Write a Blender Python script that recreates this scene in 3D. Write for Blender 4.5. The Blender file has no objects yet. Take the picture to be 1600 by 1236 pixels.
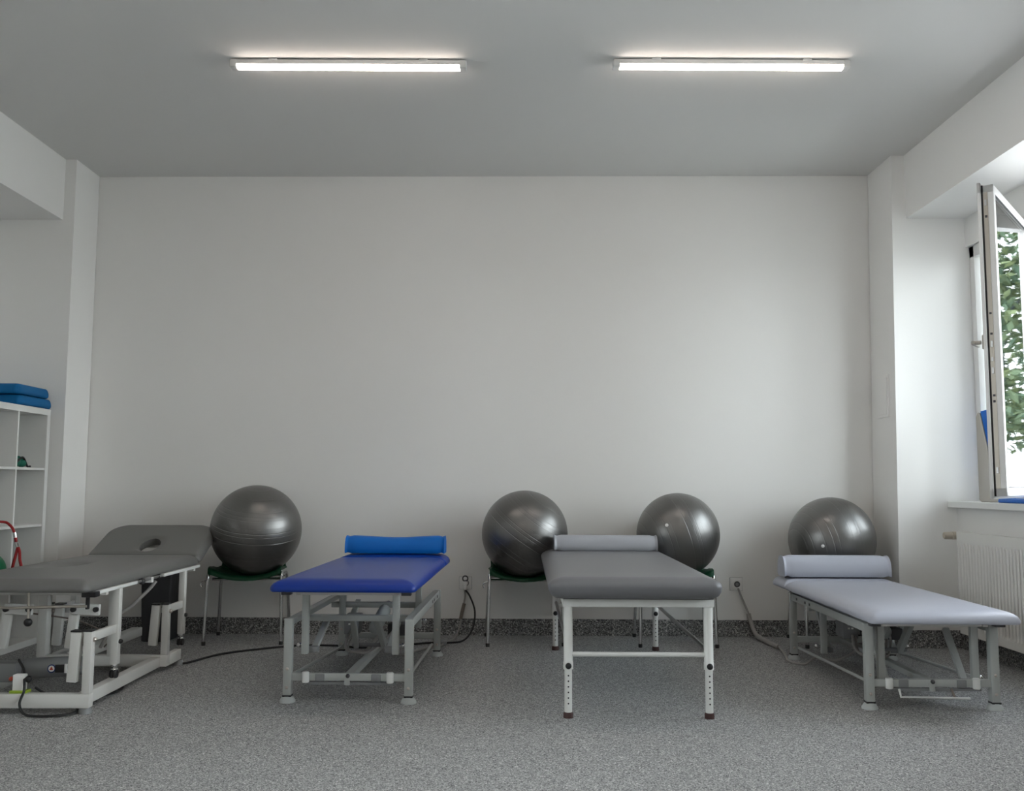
import bpy, bmesh, math, random
from mathutils import Vector, Matrix, Euler
random.seed(7)
PI = math.pi
S = bpy.context.scene
COL = S.collection

# ------------------------------------------------------------------ camera
FPX = 1470.0
pitch = math.atan(139 / FPX); yaw = math.radians(0.23); roll = 0.0033
cam = bpy.data.cameras.new('camera'); camo = bpy.data.objects.new('camera', cam); COL.objects.link(camo)
cam.sensor_fit = 'HORIZONTAL'; cam.sensor_width = 36.0; cam.lens = 36.0 * FPX / 1600.0
cam.clip_start = 0.05; cam.clip_end = 300
d = Vector((math.sin(yaw) * math.cos(pitch), math.cos(yaw) * math.cos(pitch), math.sin(pitch)))
r0 = d.cross(Vector((0, 0, 1))).normalized(); u0 = r0.cross(d)
rr = r0 * math.cos(roll) + u0 * math.sin(roll); uu = rr.cross(d)
camo.matrix_world = Matrix(((rr.x, uu.x, -d.x, 0), (rr.y, uu.y, -d.y, 0), (rr.z, uu.z, -d.z, 1.0), (0, 0, 0, 1)))
S.camera = camo

# ------------------------------------------------------------------ world, exposure
SKY = 12.0
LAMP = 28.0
w = bpy.data.worlds.new('world'); S.world = w; w.use_nodes = True
nt = w.node_tree; nt.nodes.clear()
wo = nt.nodes.new('ShaderNodeOutputWorld'); bg = nt.nodes.new('ShaderNodeBackground')
tc = nt.nodes.new('ShaderNodeTexCoord'); sx = nt.nodes.new('ShaderNodeSeparateXYZ'); cr = nt.nodes.new('ShaderNodeValToRGB')
nt.links.new(tc.outputs['Generated'], sx.inputs[0]); nt.links.new(sx.outputs['Z'], cr.inputs[0])
cr.color_ramp.elements[0].position = 0.0; cr.color_ramp.elements[0].color = (0.91, 0.955, 1.0, 1)
cr.color_ramp.elements[1].position = 0.6; cr.color_ramp.elements[1].color = (0.84, 0.92, 1.0, 1)
nt.links.new(cr.outputs[0], bg.inputs[0]); bg.inputs[1].default_value = SKY
nt.links.new(bg.outputs[0], wo.inputs[0])
S.view_settings.view_transform = 'Standard'; S.view_settings.look = 'None'
S.view_settings.exposure = -0.28; S.view_settings.gamma = 1.0; S.view_settings.use_curve_mapping = False

# ------------------------------------------------------------------ materials
def mat(name, col, rough=0.5, metal=0.0, spec=0.5, coat=0.0, emit=None, es=0.0):
    m = bpy.data.materials.new(name); m.use_nodes = True
    b = m.node_tree.nodes['Principled BSDF']
    b.inputs['Base Color'].default_value = (*col, 1); b.inputs['Roughness'].default_value = rough
    b.inputs['Metallic'].default_value = metal; b.inputs['Specular IOR Level'].default_value = spec
    if coat: b.inputs['Coat Weight'].default_value = coat
    if emit: b.inputs['Emission Color'].default_value = (*emit, 1); b.inputs['Emission Strength'].default_value = es
    return m
def bump(m, scale, strength, dist=0.002, detail=3.0):
    t = m.node_tree; b = t.nodes['Principled BSDF']
    c = t.nodes.new('ShaderNodeTexCoord'); n = t.nodes.new('ShaderNodeTexNoise'); bp = t.nodes.new('ShaderNodeBump')
    n.inputs['Scale'].default_value = scale; n.inputs['Detail'].default_value = detail
    bp.inputs['Strength'].default_value = strength; bp.inputs['Distance'].default_value = dist
    t.links.new(c.outputs['Object'], n.inputs['Vector']); t.links.new(n.outputs['Fac'], bp.inputs['Height'])
    t.links.new(bp.outputs[0], b.inputs['Normal']); return m
def speckle(m, cols, scale, mixes):
    """terrazzo / vinyl chips: random cell colours"""
    t = m.node_tree; b = t.nodes['Principled BSDF']
    c = t.nodes.new('ShaderNodeTexCoord'); v = t.nodes.new('ShaderNodeTexVoronoi'); v.inputs['Scale'].default_value = scale
    s = t.nodes.new('ShaderNodeSeparateColor'); r = t.nodes.new('ShaderNodeValToRGB'); r.color_ramp.interpolation = 'CONSTANT'
    t.links.new(c.outputs['Object'], v.inputs['Vector']); t.links.new(v.outputs['Color'], s.inputs[0]); t.links.new(s.outputs[0], r.inputs[0])
    while len(r.color_ramp.elements) < len(cols): r.color_ramp.elements.new(0.5)
    for e, p, k in zip(r.color_ramp.elements, mixes, cols): e.position = p; e.color = (*k, 1)
    t.links.new(r.outputs[0], b.inputs['Base Color']); return m
M = {}
M['wall'] = bump(mat('wall_paint', (0.84, 0.825, 0.80), 0.75, spec=0.25), 120, 0.12)
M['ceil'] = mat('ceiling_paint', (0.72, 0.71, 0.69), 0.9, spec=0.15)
M['floor'] = speckle(mat('floor_vinyl', (0.25, 0.25, 0.25), 0.8, spec=0.12),
    [(0.11, 0.11, 0.112), (0.23, 0.229, 0.227), (0.33, 0.329, 0.326), (0.44, 0.436, 0.43), (0.68, 0.67, 0.66)], 260, [0, 0.12, 0.38, 0.68, 0.93])
M['skirt'] = speckle(mat('skirting_terrazzo', (0.15, 0.15, 0.15), 0.5, spec=0.4),
    [(0.07, 0.07, 0.07), (0.20, 0.20, 0.198), (0.34, 0.34, 0.333), (0.60, 0.59, 0.57)], 170, [0, 0.35, 0.7, 0.9])
M['sill'] = mat('white_sill', (0.82, 0.82, 0.80), 0.35)
M['pvc'] = mat('white_window_plastic', (0.80, 0.79, 0.77), 0.35)
M['gear'] = mat('window_gear_metal', (0.42, 0.38, 0.33), 0.4, 0.6)
M['black'] = mat('black_plastic', (0.012, 0.012, 0.013), 0.4)
M['rubber'] = mat('black_rubber', (0.018, 0.018, 0.019), 0.6)
M['brownrubber'] = mat('brown_rubber', (0.055, 0.02, 0.018), 0.6)
M['greyrubber'] = mat('pale_grey_rubber', (0.45, 0.47, 0.46), 0.6)
M['white'] = mat('white_enamel', (0.78, 0.78, 0.755), 0.3)
M['cream'] = mat('cream_enamel', (0.70, 0.69, 0.66), 0.35)
M['greyenamel'] = mat('grey_green_enamel', (0.42, 0.435, 0.42), 0.35)
M['midgrey'] = mat('mid_grey_plastic', (0.22, 0.225, 0.23), 0.45)
M['darkgrey'] = mat('dark_grey_plastic', (0.06, 0.06, 0.065), 0.5)
M['chrome'] = mat('chrome', (0.72, 0.72, 0.72), 0.13, 1.0)
M['steel'] = mat('brushed_steel', (0.5, 0.5, 0.5), 0.35, 1.0)
M['bolt'] = mat('bolt_steel', (0.55, 0.5, 0.46), 0.3, 1.0)
M['vgrey'] = bump(mat("charcoal_vinyl", (0.145, 0.141, 0.135), 0.42), 500, 0.08)
M['vgrey2'] = bump(mat('slate_grey_vinyl', (0.15, 0.15, 0.16), 0.40), 500, 0.08)
M['vlav'] = bump(mat('lavender_grey_vinyl', (0.42, 0.435, 0.50), 0.42), 500, 0.08)
M['vpale'] = bump(mat('pale_grey_vinyl', (0.36, 0.37, 0.40), 0.45), 500, 0.08)
M['vblue'] = bump(mat('royal_blue_vinyl', (0.001, 0.029, 0.25), 0.36, spec=0.36), 500, 0.08)
M['vazure'] = bump(mat('azure_vinyl', (0.0, 0.14, 0.52), 0.5, spec=0.3), 500, 0.08)
M['mat'] = bump(mat('teal_blue_vinyl', (0.002, 0.115, 0.30), 0.6, spec=0.25), 500, 0.1)
M['beige'] = bump(mat('beige_vinyl', (0.46, 0.43, 0.38), 0.5), 400, 0.1)
M['blueface'] = mat('bright_blue_vinyl', (0.006, 0.13, 0.52), 0.45)
M['shelf'] = mat('white_laminate', (0.74, 0.735, 0.71), 0.4)
M['greenplastic'] = mat('dark_green_plastic', (0.002, 0.05, 0.02), 0.45, spec=0.3)
M['greenfabric'] = mat('green_fabric', (0.005, 0.12, 0.075), 0.7)
M['greenball'] = mat('green_rubber_ball', (0.004, 0.12, 0.05), 0.45)
M['red'] = mat('red_webbing', (0.30, 0.008, 0.010), 0.6)
M['whiteplastic'] = mat('white_socket_plastic', (0.86, 0.85, 0.83), 0.35)
M['cordgrey'] = mat('grey_cable', (0.36, 0.34, 0.32), 0.5)
M['cordbrown'] = mat('taupe_cable_sleeve', (0.20, 0.165, 0.14), 0.5)
M['rad'] = mat('radiator_enamel', (0.84, 0.825, 0.78), 0.35)
M['brass'] = mat('valve_beige_plastic', (0.50, 0.44, 0.36), 0.4)
M['yellowgreen'] = mat('yellow_green_sticker', (0.35, 0.48, 0.04), 0.5)
M['navy'] = mat('navy_print', (0.01, 0.03, 0.16), 0.5)
M['redprint'] = mat('red_print', (0.45, 0.06, 0.03), 0.5)
M['lampwhite'] = mat('lamp_body_white', (0.75, 0.74, 0.72), 0.4)
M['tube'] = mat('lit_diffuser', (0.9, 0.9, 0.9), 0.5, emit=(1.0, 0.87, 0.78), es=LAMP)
M['ground'] = bump(mat('pale_paving', (0.55, 0.54, 0.52), 0.9), 3, 0.3)
M['bark'] = mat('tree_bark', (0.09, 0.115, 0.12), 0.9)
# leaves: variation by random per island
m = mat('tree_leaves', (0.2, 0.34, 0.12), 0.7); t = m.node_tree; g = t.nodes.new('ShaderNodeNewGeometry'); r = t.nodes.new('ShaderNodeValToRGB')
r.color_ramp.elements[0].color = (0.085, 0.15, 0.10, 1); r.color_ramp.elements[1].color = (0.21, 0.26, 0.12, 1)
t.links.new(g.outputs['Random Per Island'], r.inputs[0]); t.links.new(r.outputs[0], t.nodes['Principled BSDF'].inputs['Base Color']); M['leaf'] = m
# window glass: clear with a fresnel reflection
m = bpy.data.materials.new('window_glass'); m.use_nodes = True; t = m.node_tree; t.nodes.clear()
o_ = t.nodes.new('ShaderNodeOutputMaterial'); mx = t.nodes.new('ShaderNodeMixShader'); tr = t.nodes.new('ShaderNodeBsdfTransparent'); gl = t.nodes.new('ShaderNodeBsdfGlossy'); fr = t.nodes.new('ShaderNodeFresnel')
tr.inputs[0].default_value = (0.95, 0.97, 0.96, 1); gl.inputs['Roughness'].default_value = 0.02; fr.inputs['IOR'].default_value = 1.45
t.links.new(fr.outputs[0], mx.inputs[0]); t.links.new(tr.outputs[0], mx.inputs[1]); t.links.new(gl.outputs[0], mx.inputs[2]); t.links.new(mx.outputs[0], o_.inputs[0]); M['glass'] = m
# exercise ball: pearly grey rubber with fine moulded rings round its local Z axis
m = mat('silver_grey_ball_rubber', (0.205, 0.20, 0.195), 0.36, 0.9, 0.5); t = m.node_tree; b = t.nodes['Principled BSDF']
c = t.nodes.new('ShaderNodeTexCoord'); s = t.nodes.new('ShaderNodeSeparateXYZ'); n = t.nodes.new('ShaderNodeTexNoise'); n.noise_dimensions = '1D'
n.inputs['Scale'].default_value = 95; n.inputs['Detail'].default_value = 1.0; n.inputs['Roughness'].default_value = 0.4
r = t.nodes.new('ShaderNodeValToRGB'); r.color_ramp.elements[0].position = 0.33; r.color_ramp.elements[0].color = (0, 0, 0, 1); r.color_ramp.elements[1].position = 0.39; r.color_ramp.elements[1].color = (1, 1, 1, 1)
bp = t.nodes.new('ShaderNodeBump'); bp.inputs['Strength'].default_value = 0.55; bp.inputs['Distance'].default_value = 0.0016
t.links.new(c.outputs['Object'], s.inputs[0]); t.links.new(s.outputs['Z'], n.inputs['W']); t.links.new(n.outputs['Fac'], r.inputs[0])
t.links.new(r.outputs[0], bp.inputs['Height']); t.links.new(bp.outputs[0], b.inputs['Normal']); M['ball'] = m

# ------------------------------------------------------------------ mesh helpers
class MB:
    def __init__(self): self.bm = bmesh.new(); self.mats = []
    def mi(self, m):
        if m not in self.mats: self.mats.append(m)
        return self.mats.index(m)
    def _fin(self, faces, m):
        i = self.mi(m)
        for f in faces: f.material_index = i
    def _merge(self, tmp, m):
        i = self.mi(m); vm = {}
        for v in tmp.verts: vm[v] = self.bm.verts.new(v.co)
        for f in tmp.faces:
            try: nf = self.bm.faces.new([vm[v] for v in f.verts]); nf.material_index = i
            except ValueError: pass
        tmp.free()
    def box(self, lo, hi, m, bev=0.0, mtx=None):
        t = bmesh.new(); bmesh.ops.create_cube(t, size=1.0)
        sc = [hi[k] - lo[k] for k in range(3)]; ce = [(hi[k] + lo[k]) / 2 for k in range(3)]
        for v in t.verts: v.co = Vector((v.co.x * sc[0] + ce[0], v.co.y * sc[1] + ce[1], v.co.z * sc[2] + ce[2]))
        if bev: bmesh.ops.bevel(t, geom=t.edges[:], offset=bev, segments=2, affect='EDGES', profile=0.5)
        if mtx: bmesh.ops.transform(t, matrix=mtx, verts=t.verts[:])
        self._merge(t, m); return self
    def bar(self, p, q, w, h, m, bev=0.003, up=(0, 0, 1)):
        """rectangular tube from p to q, w across, h in the up direction"""
        p, q = Vector(p), Vector(q); a = (q - p); L = a.length; a.normalize(); up = Vector(up)
        if abs(a.dot(up)) > 0.98: up = Vector((0, 1, 0))
        x = a.cross(up).normalized(); z = x.cross(a)
        mt = Matrix(((x.x, a.x, z.x, p.x), (x.y, a.y, z.y, p.y), (x.z, a.z, z.z, p.z), (0, 0, 0, 1)))
        return self.box((-w / 2, 0, -h / 2), (w / 2, L, h / 2), m, bev, mt)
    def tube(self, pts, rad, m, seg=12, cap=True):
        pts = [Vector(p) for p in pts]; n = len(pts); rads = rad if isinstance(rad, (list, tuple)) else [rad] * n
        i = self.mi(m); rings = []; prev = None
        for k in range(n):
            if k == 0: a = pts[1] - pts[0]
            elif k == n - 1: a = pts[-1] - pts[-2]
            else: a = (pts[k + 1] - pts[k]).normalized() + (pts[k] - pts[k - 1]).normalized()
            a.normalize()
            if prev is None:
                u = Vector((0, 0, 1)) if abs(a.z) < 0.9 else Vector((1, 0, 0)); x = a.cross(u).normalized()
            else:
                x = (prev - a * prev.dot(a)).normalized()
            prev = x; y = a.cross(x)
            rings.append([self.bm.verts.new(pts[k] + (x * math.cos(2 * PI * j / seg) + y * math.sin(2 * PI * j / seg)) * rads[k]) for j in range(seg)])
        for k in range(n - 1):
            for j in range(seg):
                f = self.bm.faces.new((rings[k][j], rings[k][(j + 1) % seg], rings[k + 1][(j + 1) % seg], rings[k + 1][j])); f.material_index = i
        if cap:
            for R_ in (rings[0][::-1], rings[-1]):
                f = self.bm.faces.new(R_); f.material_index = i
        return self
    def sphere(self, c, r, m, seg=20, ring=12, sc=(1, 1, 1)):
        t = bmesh.new(); bmesh.ops.create_uvsphere(t, u_segments=seg, v_segments=ring, radius=r)
        for v in t.verts: v.co = Vector((v.co.x * sc[0] + c[0], v.co.y * sc[1] + c[1], v.co.z * sc[2] + c[2]))
        self._merge(t, m); return self
    def lathe(self, prof, c, m, seg=20, axis='Z'):
        i = self.mi(m); rings = []
        for (r, h) in prof:
            ring = []
            for j in range(seg):
                a = 2 * PI * j / seg; x, y = r * math.cos(a), r * math.sin(a)
                if axis == 'Z': p = (c[0] + x, c[1] + y, c[2] + h)
                elif axis == 'Y': p = (c[0] + x, c[1] + h, c[2] - y)
                else: p = (c[0] + h, c[1] + x, c[2] + y)
                ring.append(self.bm.verts.new(p))
            rings.append(ring)
        for k in range(len(rings) - 1):
            for j in range(seg):
                f = self.bm.faces.new((rings[k][j], rings[k][(j + 1) % seg], rings[k + 1][(j + 1) % seg], rings[k + 1][j])); f.material_index = i
        for R_ in (rings[0][::-1], rings[-1]):
            f = self.bm.faces.new(R_); f.material_index = i
        return self
    def prism(self, poly, axis_vec, m, origin=(0, 0, 0), ex=(1, 0, 0), ey=(0, 0, 1), bev=0.0):
        t = bmesh.new(); o, ex, ey, av = Vector(origin), Vector(ex), Vector(ey), Vector(axis_vec)
        a = [t.verts.new(o + ex * p[0] + ey * p[1]) for p in poly]; b = [t.verts.new(v.co + av) for v in a]
        n = len(poly); t.faces.new(a[::-1]); t.faces.new(b)
        for k in range(n): t.faces.new((a[k], a[(k + 1) % n], b[(k + 1) % n], b[k]))
        bmesh.ops.recalc_face_normals(t, faces=t.faces[:])
        if bev: bmesh.ops.bevel(t, geom=t.edges[:], offset=bev, segments=3, affect='EDGES', profile=0.5)
        self._merge(t, m); return self
    def build(self, name, parent=None, smooth=35):
        bmesh.ops.recalc_face_normals(self.bm, faces=self.bm.faces[:])
        me = bpy.data.meshes.new(name); self.bm.to_mesh(me); self.bm.free()
        for mm in self.mats: me.materials.append(M[mm] if isinstance(mm, str) else mm)
        if smooth:
            for p in me.polygons: p.use_smooth = True
            me.set_sharp_from_angle(angle=math.radians(smooth))
        o = bpy.data.objects.new(name, me); COL.objects.link(o)
        if parent: o.parent = parent
        return o
def tag(o, label, cat=None, group=None):
    o['label'] = label
    if cat: o['category'] = cat
    if group: o['group'] = group
    return o
def thing(name, label, cat, loc, rz=0.0, group=None):
    o = bpy.data.objects.new(name, None); COL.objects.link(o); o.empty_display_size = 0.1
    o.location = loc; o.rotation_euler = (0, 0, rz); return tag(o, label, cat, group)
def structure(o): o['kind'] = 'structure'; return o
def kids(o): return [c for c in bpy.data.objects if c.parent == o]
def copy_tree(o, parent=None):
    c = o.copy(); COL.objects.link(c)
    if parent: c.parent = parent
    for ch in kids(o): copy_tree(ch, c)
    return c
def spline(pts, n=8):
    P = [Vector(p) for p in pts]; P = [P[0] * 2 - P[1]] + P + [P[-1] * 2 - P[-2]]; out = []
    for k in range(1, len(P) - 2):
        a, b, c, e = P[k - 1], P[k], P[k + 1], P[k + 2]
        for j in range(n):
            s = j / n
            out.append(0.5 * ((2 * b) + (c - a) * s + (2 * a - 5 * b + 4 * c - e) * s * s + (3 * b - a - 3 * c + e) * s ** 3))
    out.append(P[-2]); return out

def rrect(w, l, rads, n=10, ref=None):
    """outline of a rounded rectangle w (x) by l (y), radii: front-left, front-right, back-right, back-left"""
    rw, rl, rr_ = ref or (w, l, rads)
    def corners(w, l, rads):
        pts = []
        for (cx, cy, r, a0) in ((-w / 2, -l / 2, rads[0], PI), (w / 2, -l / 2, rads[1], 1.5 * PI), (w / 2, l / 2, rads[2], 0), (-w / 2, l / 2, rads[3], 0.5 * PI)):
            ox = cx + (r if cx < 0 else -r); oy = cy + (r if cy < 0 else -r)
            for k in range(n + 1):
                a = a0 + PI / 2 * k / n; pts.append((ox + r * math.cos(a), oy + r * math.sin(a)))
        return pts
    pts = corners(w, l, rads); rp = corners(rw, rl, rr_); out = []; N = len(pts)
    for k in range(N):                                   # add points along long straight edges
        a, b = Vector(pts[k]), Vector(pts[(k + 1) % N]); q = max(1, int((Vector(rp[(k + 1) % N]) - Vector(rp[k])).length / 0.06))
        for j in range(q): out.append(tuple(a.lerp(b, j / q)))
    return out
def cushion(mb, w, l, h, rads, edge, m, z0=0.0, crown=0.006, dent=None, rings=16, under=0.25, hole=None):
    """upholstered pad, flat underside at z0, soft rounded edge"""
    ol = rrect(w, l, rads); i = mb.mi(m); N = len(ol)
    prof = []                                            # (inset, z)
    eb = edge * under
    for k in range(5): a = PI / 2 * k / 4; prof.append((eb * (1 - math.sin(a)), eb * (1 - math.cos(a))))
    for k in range(1, 9): a = PI / 2 * k / 8; prof.append((edge * (1 - math.cos(a)), (h - (h - eb) * (1 - math.sin(a))) if True else 0))
    rows = []
    for ins, z in prof:
        o2 = rrect(w - 2 * ins, l - 2 * ins, [max(q - ins, 0.012 + 0.15 * q) for q in rads], ref=(w, l, rads))
        rows.append([mb.bm.verts.new((p[0], p[1], z0 + z)) for p in o2])
    base = [Vector((v.co.x, v.co.y)) for v in rows[-1]]
    if hole:
        hx_, hy_, rx_, ry_, pw = hole; inner = []
        for p in base:                                   # hole edge point facing each outline point
            a = math.atan2(p.y / l, p.x / w); inner.append(Vector((hx_ + rx_ * math.copysign(abs(math.cos(a)) ** pw, math.cos(a)), hy_ + ry_ * math.sin(a))))
        for q in range(1, rings + 1):
            s = q / rings; dip = 0.008 * max(0, (s - 0.85) / 0.15) ** 2
            rows.append([mb.bm.verts.new((base[k].x + (inner[k].x - base[k].x) * s, base[k].y + (inner[k].y - base[k].y) * s, z0 + h + crown * (1 - (1 - s) ** 2) - dip)) for k in range(N)])
        rows.append([mb.bm.verts.new((hx_ + (c.x - hx_) * 1.25, hy_ + (c.y - hy_) * 1.15, z0)) for c in inner]); rows.append(rows[0])
        for a, b in zip(rows, rows[1:]):
            for k in range(N):
                f = mb.bm.faces.new((a[k], a[(k + 1) % N], b[(k + 1) % N], b[k])); f.material_index = i
        return mb
    for q in range(1, rings):
        s = 1 - q / rings; row = []
        for k in range(N):
            # shrink towards the long axis so rings stay evenly spread
            bx, by = base[k]; yy = by * s if abs(by) > 0 else 0
            x, y = bx * s, by * s
            z = z0 + h + crown * (1 - s * s)
            if dent:
                dx, dy, rx, ry, dep = dent; z -= dep * math.exp(-(((x - dx) / rx) ** 2 + ((y - dy) / ry) ** 2) ** 2)
            row.append(mb.bm.verts.new((x, y, z)))
        rows.append(row)
    for a, b in zip(rows, rows[1:]):
        for k in range(N):
            f = mb.bm.faces.new((a[k], a[(k + 1) % N], b[(k + 1) % N], b[k])); f.material_index = i
    f = mb.bm.faces.new(rows[0][::-1]); f.material_index = i
    f = mb.bm.faces.new(rows[-1]); f.material_index = i
    return mb

# ------------------------------------------------------------------ the room
CEIL = 3.14
def by(x): return 6.395 - 0.0188 * (x + 0.2)             # face of the back wall
structure(MB().box((-3.7, -3.2, -0.1), (3.06, 6.75, 0.0), 'floor').build('floor', smooth=0))
structure(MB().box((-3.7, -3.2, CEIL), (3.06, 6.75, CEIL + 0.12), 'ceil').build('ceiling', smooth=0))
structure(MB().prism([(-3.7, by(-3.7)), (3.06, by(3.06)), (3.06, 6.75), (-3.7, 6.75)], (0, 0, CEIL), 'wall', ex=(1, 0, 0), ey=(0, 1, 0)).build('wall_back', smooth=0))
structure(MB().box((-3.7, -3.2, 0), (3.06, -3.0, CEIL), 'wall').build('wall_front', smooth=0))
# left wall: corner pillar, deep beam, niche below it
lw = MB()
lw.box((-3.6, 6.09, 0), (-2.872, 6.44, CEIL), 'wall').box((-3.6, -3.0, 2.73), (-2.945, 6.09, CEIL), 'wall').box((-3.6, 2.5, 0), (-3.42, 6.09, 2.73), 'wall').box((-3.6, -3.0, 0), (-3.42, 0.1, 2.73), 'wall').box((-3.6, 0.1, 0), (-3.42, 2.5, 0.9), 'wall').box((-3.6, 0.1, 2.5), (-3.42, 2.5, 2.73), 'wall')
structure(lw.build('wall_left', smooth=0))
# right wall: corner pillar (leans a touch), beam, window wall with openings
rw = MB()
rw.prism([(2.437, 0), (3.06, 0), (3.06, CEIL), (2.485, CEIL)], (0, 0.395, 0), 'wall', origin=(0, 5.94, 0))
rw.box((2.57, -3.0, 2.722), (3.06, 5.94, CEIL), 'wall')
rw.box((2.822, -3.0, 0), (3.06, 5.94, 0.865), 'wall')
rw.box((2.945, -3.0, 2.53), (3.06, 5.94, 2.722), 'wall')
rw.box((2.945, 2.55, 0.865), (3.06, 3.30, 2.53), 'wall')
rw.box((2.945, -3.0, 0.865), (3.06, -0.1, 2.53), 'wall')
structure(rw.build('wall_right', smooth=0))
structure(MB().prism([(-2.87, by(-2.87) - 0.012), (2.437, by(2.437) - 0.012), (2.437, by(2.437)), (-2.87, by(-2.87))], (0, 0, 0.108), 'skirt', ex=(1, 0, 0), ey=(0, 1, 0)).build('baseboard_back', smooth=0))
structure(MB().box((-2.872, 6.078, 0), (-2.86, 6.425, 0.108), 'skirt').box((-3.42, 6.078, 0), (-2.872, 6.09, 0.108), 'skirt').box((-3.42, -3.0, 0), (-3.408, 6.078, 0.108), 'skirt').build('baseboard_left', smooth=0))
structure(MB().box((2.426, 5.928, 0), (2.438, 6.335, 0.108), 'skirt').box((2.438, 5.928, 0), (2.81, 5.94, 0.108), 'skirt').box((2.81, -3.0, 0), (2.822, 5.94, 0.108), 'skirt').build('baseboard_right', smooth=0))
structure(MB().box((2.762, 3.2, 0.866), (2.97, 5.938, 0.905), 'sill', 0.004).build('trim_1', smooth=0))
structure(MB().box((2.762, -0.2, 0.866), (2.97, 2.65, 0.905), 'sill', 0.004).build('trim_2', smooth=0))

# windows
def window(name, ya, yb, mullions):
    wn = bpy.data.objects.new(name, None); COL.objects.link(wn); structure(wn)
    fr = MB(); x0, x1, z0, z1 = 2.965, 3.035, 0.905, 2.53
    fr.box((x0, ya, z1 - 0.075), (x1, yb, z1), 'pvc', 0.004).box((x0, ya, z0), (x1, yb, z0 + 0.055), 'pvc', 0.004)
    ys = [ya] + mullions + [yb]
    for y in ys:
        a, b = (y, y + 0.06) if y == ya else ((y - 0.06, y) if y == yb else (y - 0.03, y + 0.03))
        fr.box((x0, a, z0), (x1, b, z1), 'pvc', 0.004)
    fr.build('window_frame', wn, 30)
    return wn, (x0, x1, z0, z1)
w1, (x0, x1, z0, z1) = window('window_1', 3.30, 5.935, [5.257, 4.28])
MB().box((2.997, 5.285, z0 + 0.055), (3.003, 5.875, z1 - 0.075), 'glass').build('glass_pane', w1, 0)
MB().box((2.997, 3.36, z0 + 0.055), (3.003, 4.25, z1 - 0.075), 'glass').build('glass_pane', w1, 0)
w2, _ = window('added_window_2', -0.1, 2.55, [1.22])  # out-of-view window, added further along the wall to brighten the room
MB().box((2.997, -0.04, z0 + 0.055), (3.003, 1.18, z1 - 0.075), 'glass').build('glass_pane', w2, 0)
MB().box((2.997, 1.26, z0 + 0.055), (3.003, 2.49, z1 - 0.075), 'glass').build('glass_pane', w2, 0)
w3 = bpy.data.objects.new('added_window_3', None); COL.objects.link(w3); structure(w3)  # unseen left wall window, added to light the right beam and radiator
MB().box((-3.53, 0.1, 0.9), (-3.46, 0.17, 2.5), 'pvc').box((-3.53, 2.43, 0.9), (-3.46, 2.5, 2.5), 'pvc').box((-3.53, 1.26, 0.97), (-3.46, 1.34, 2.43), 'pvc').box((-3.53, 0.17, 0.9), (-3.46, 2.43, 0.97), 'pvc').box((-3.53, 0.17, 2.43), (-3.46, 2.43, 2.5), 'pvc').build('window_frame', w3, 30)
MB().box((-3.498, 0.17, 0.97), (-3.492, 1.26, 2.43), 'glass').build('glass_pane', w3, 0); MB().box((-3.498, 1.34, 0.97), (-3.492, 2.43, 2.43), 'glass').build('glass_pane', w3, 0)
# the open casement, hinged on the mullion, swung into the room
HX, HY = 2.955, 5.215
SA = math.atan2(0.615, 0.775); SL = 0.955
sash = bpy.data.objects.new('casement', None); COL.objects.link(sash); sash.parent = w1
sash.location = (HX, HY, 0); sash.rotation_euler = (0, 0, -(SA))   # local -Y runs from hinge to free edge; local -X faces the room when shut
SZ0, SZ1 = 0.938, 2.487
sf = MB()
# local: y from -SL (free) to 0 (hinge); interior flange x -0.078..-0.058, channel body -0.058..0
for (ya, yb, za, zb) in ((-SL, 0, SZ1 - 0.055, SZ1), (-SL, 0, SZ0, SZ0 + 0.055), (-SL, -SL + 0.055, SZ0, SZ1), (-0.055, 0, SZ0, SZ1)):
    sf.box((-0.072, ya, za), (-0.056, yb, zb), 'pvc', 0.003)
    e = 0.014
    yaa = ya + e if ya == -SL else ya; ybb = yb - e if yb == 0 else yb
    zaa = za + e if za == SZ0 else za; zbb = zb - e if zb == SZ1 else zb
    sf.box((-0.048, yaa, zaa), (0.0, ybb, zbb), 'pvc', 0.003)
sf.build('sash_frame', sash, 30)
g = MB(); e = 0.013
g.box((-0.0565, -SL + e, SZ0 + e), (-0.0475, -SL + e + 0.03, SZ1 - e), 'rubber').box((-0.0565, -SL + e, SZ1 - 0.04), (-0.0475, 0 - e, SZ1 - e), 'rubber').box((-0.0565, -SL + e, SZ0 + e), (-0.0475, 0 - e, SZ0 + 0.04), 'rubber')
for (ya, yb, za, zb) in ((-SL + 0.052, -0.052, SZ1 - 0.060, SZ1 - 0.054), (-SL + 0.052, -0.052, SZ0 + 0.054, SZ0 + 0.060)): g.box((-0.009, ya, za), (-0.002, yb, zb), 'rubber')
tag(g.build('gasket', sash, 0), 'black rubber seal')
g = MB(); yy = -SL + 0.0145
g.box((-0.047, yy - 0.003, SZ0 + 0.05), (-0.027, yy + 0.004, SZ1 - 0.05), 'gear')
for zz, dz in ((2.37, 0.03), (2.31, 0.012), (1.83, 0.01), (1.73, 0.01), (1.67, 0.03), (1.60, 0.02), (1.54, 0.03), (1.43, 0.01), (1.40, 0.012), (1.06, 0.03)):
    g.box((-0.042, yy - 0.007, zz), (-0.032, yy, zz + dz), 'darkgrey' if dz < 0.02 else 'steel', 0.001)
tag(g.build('lock_gear', sash, 0), 'metal locking strip')
MB().box((-0.014, -SL + 0.05, SZ0 + 0.05), (-0.008, -0.05, SZ1 - 0.05), 'glass').build('sash_glass', sash, 0)
hd = MB(); hz = 1.70; hy = -SL + 0.04
hd.box((-0.084, hy - 0.014, hz - 0.035), (-0.072, hy + 0.014, hz + 0.035), 'beige', 0.004).tube([(-0.09, hy, hz), (-0.125, hy, hz)], 0.010, 'beige')
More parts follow.
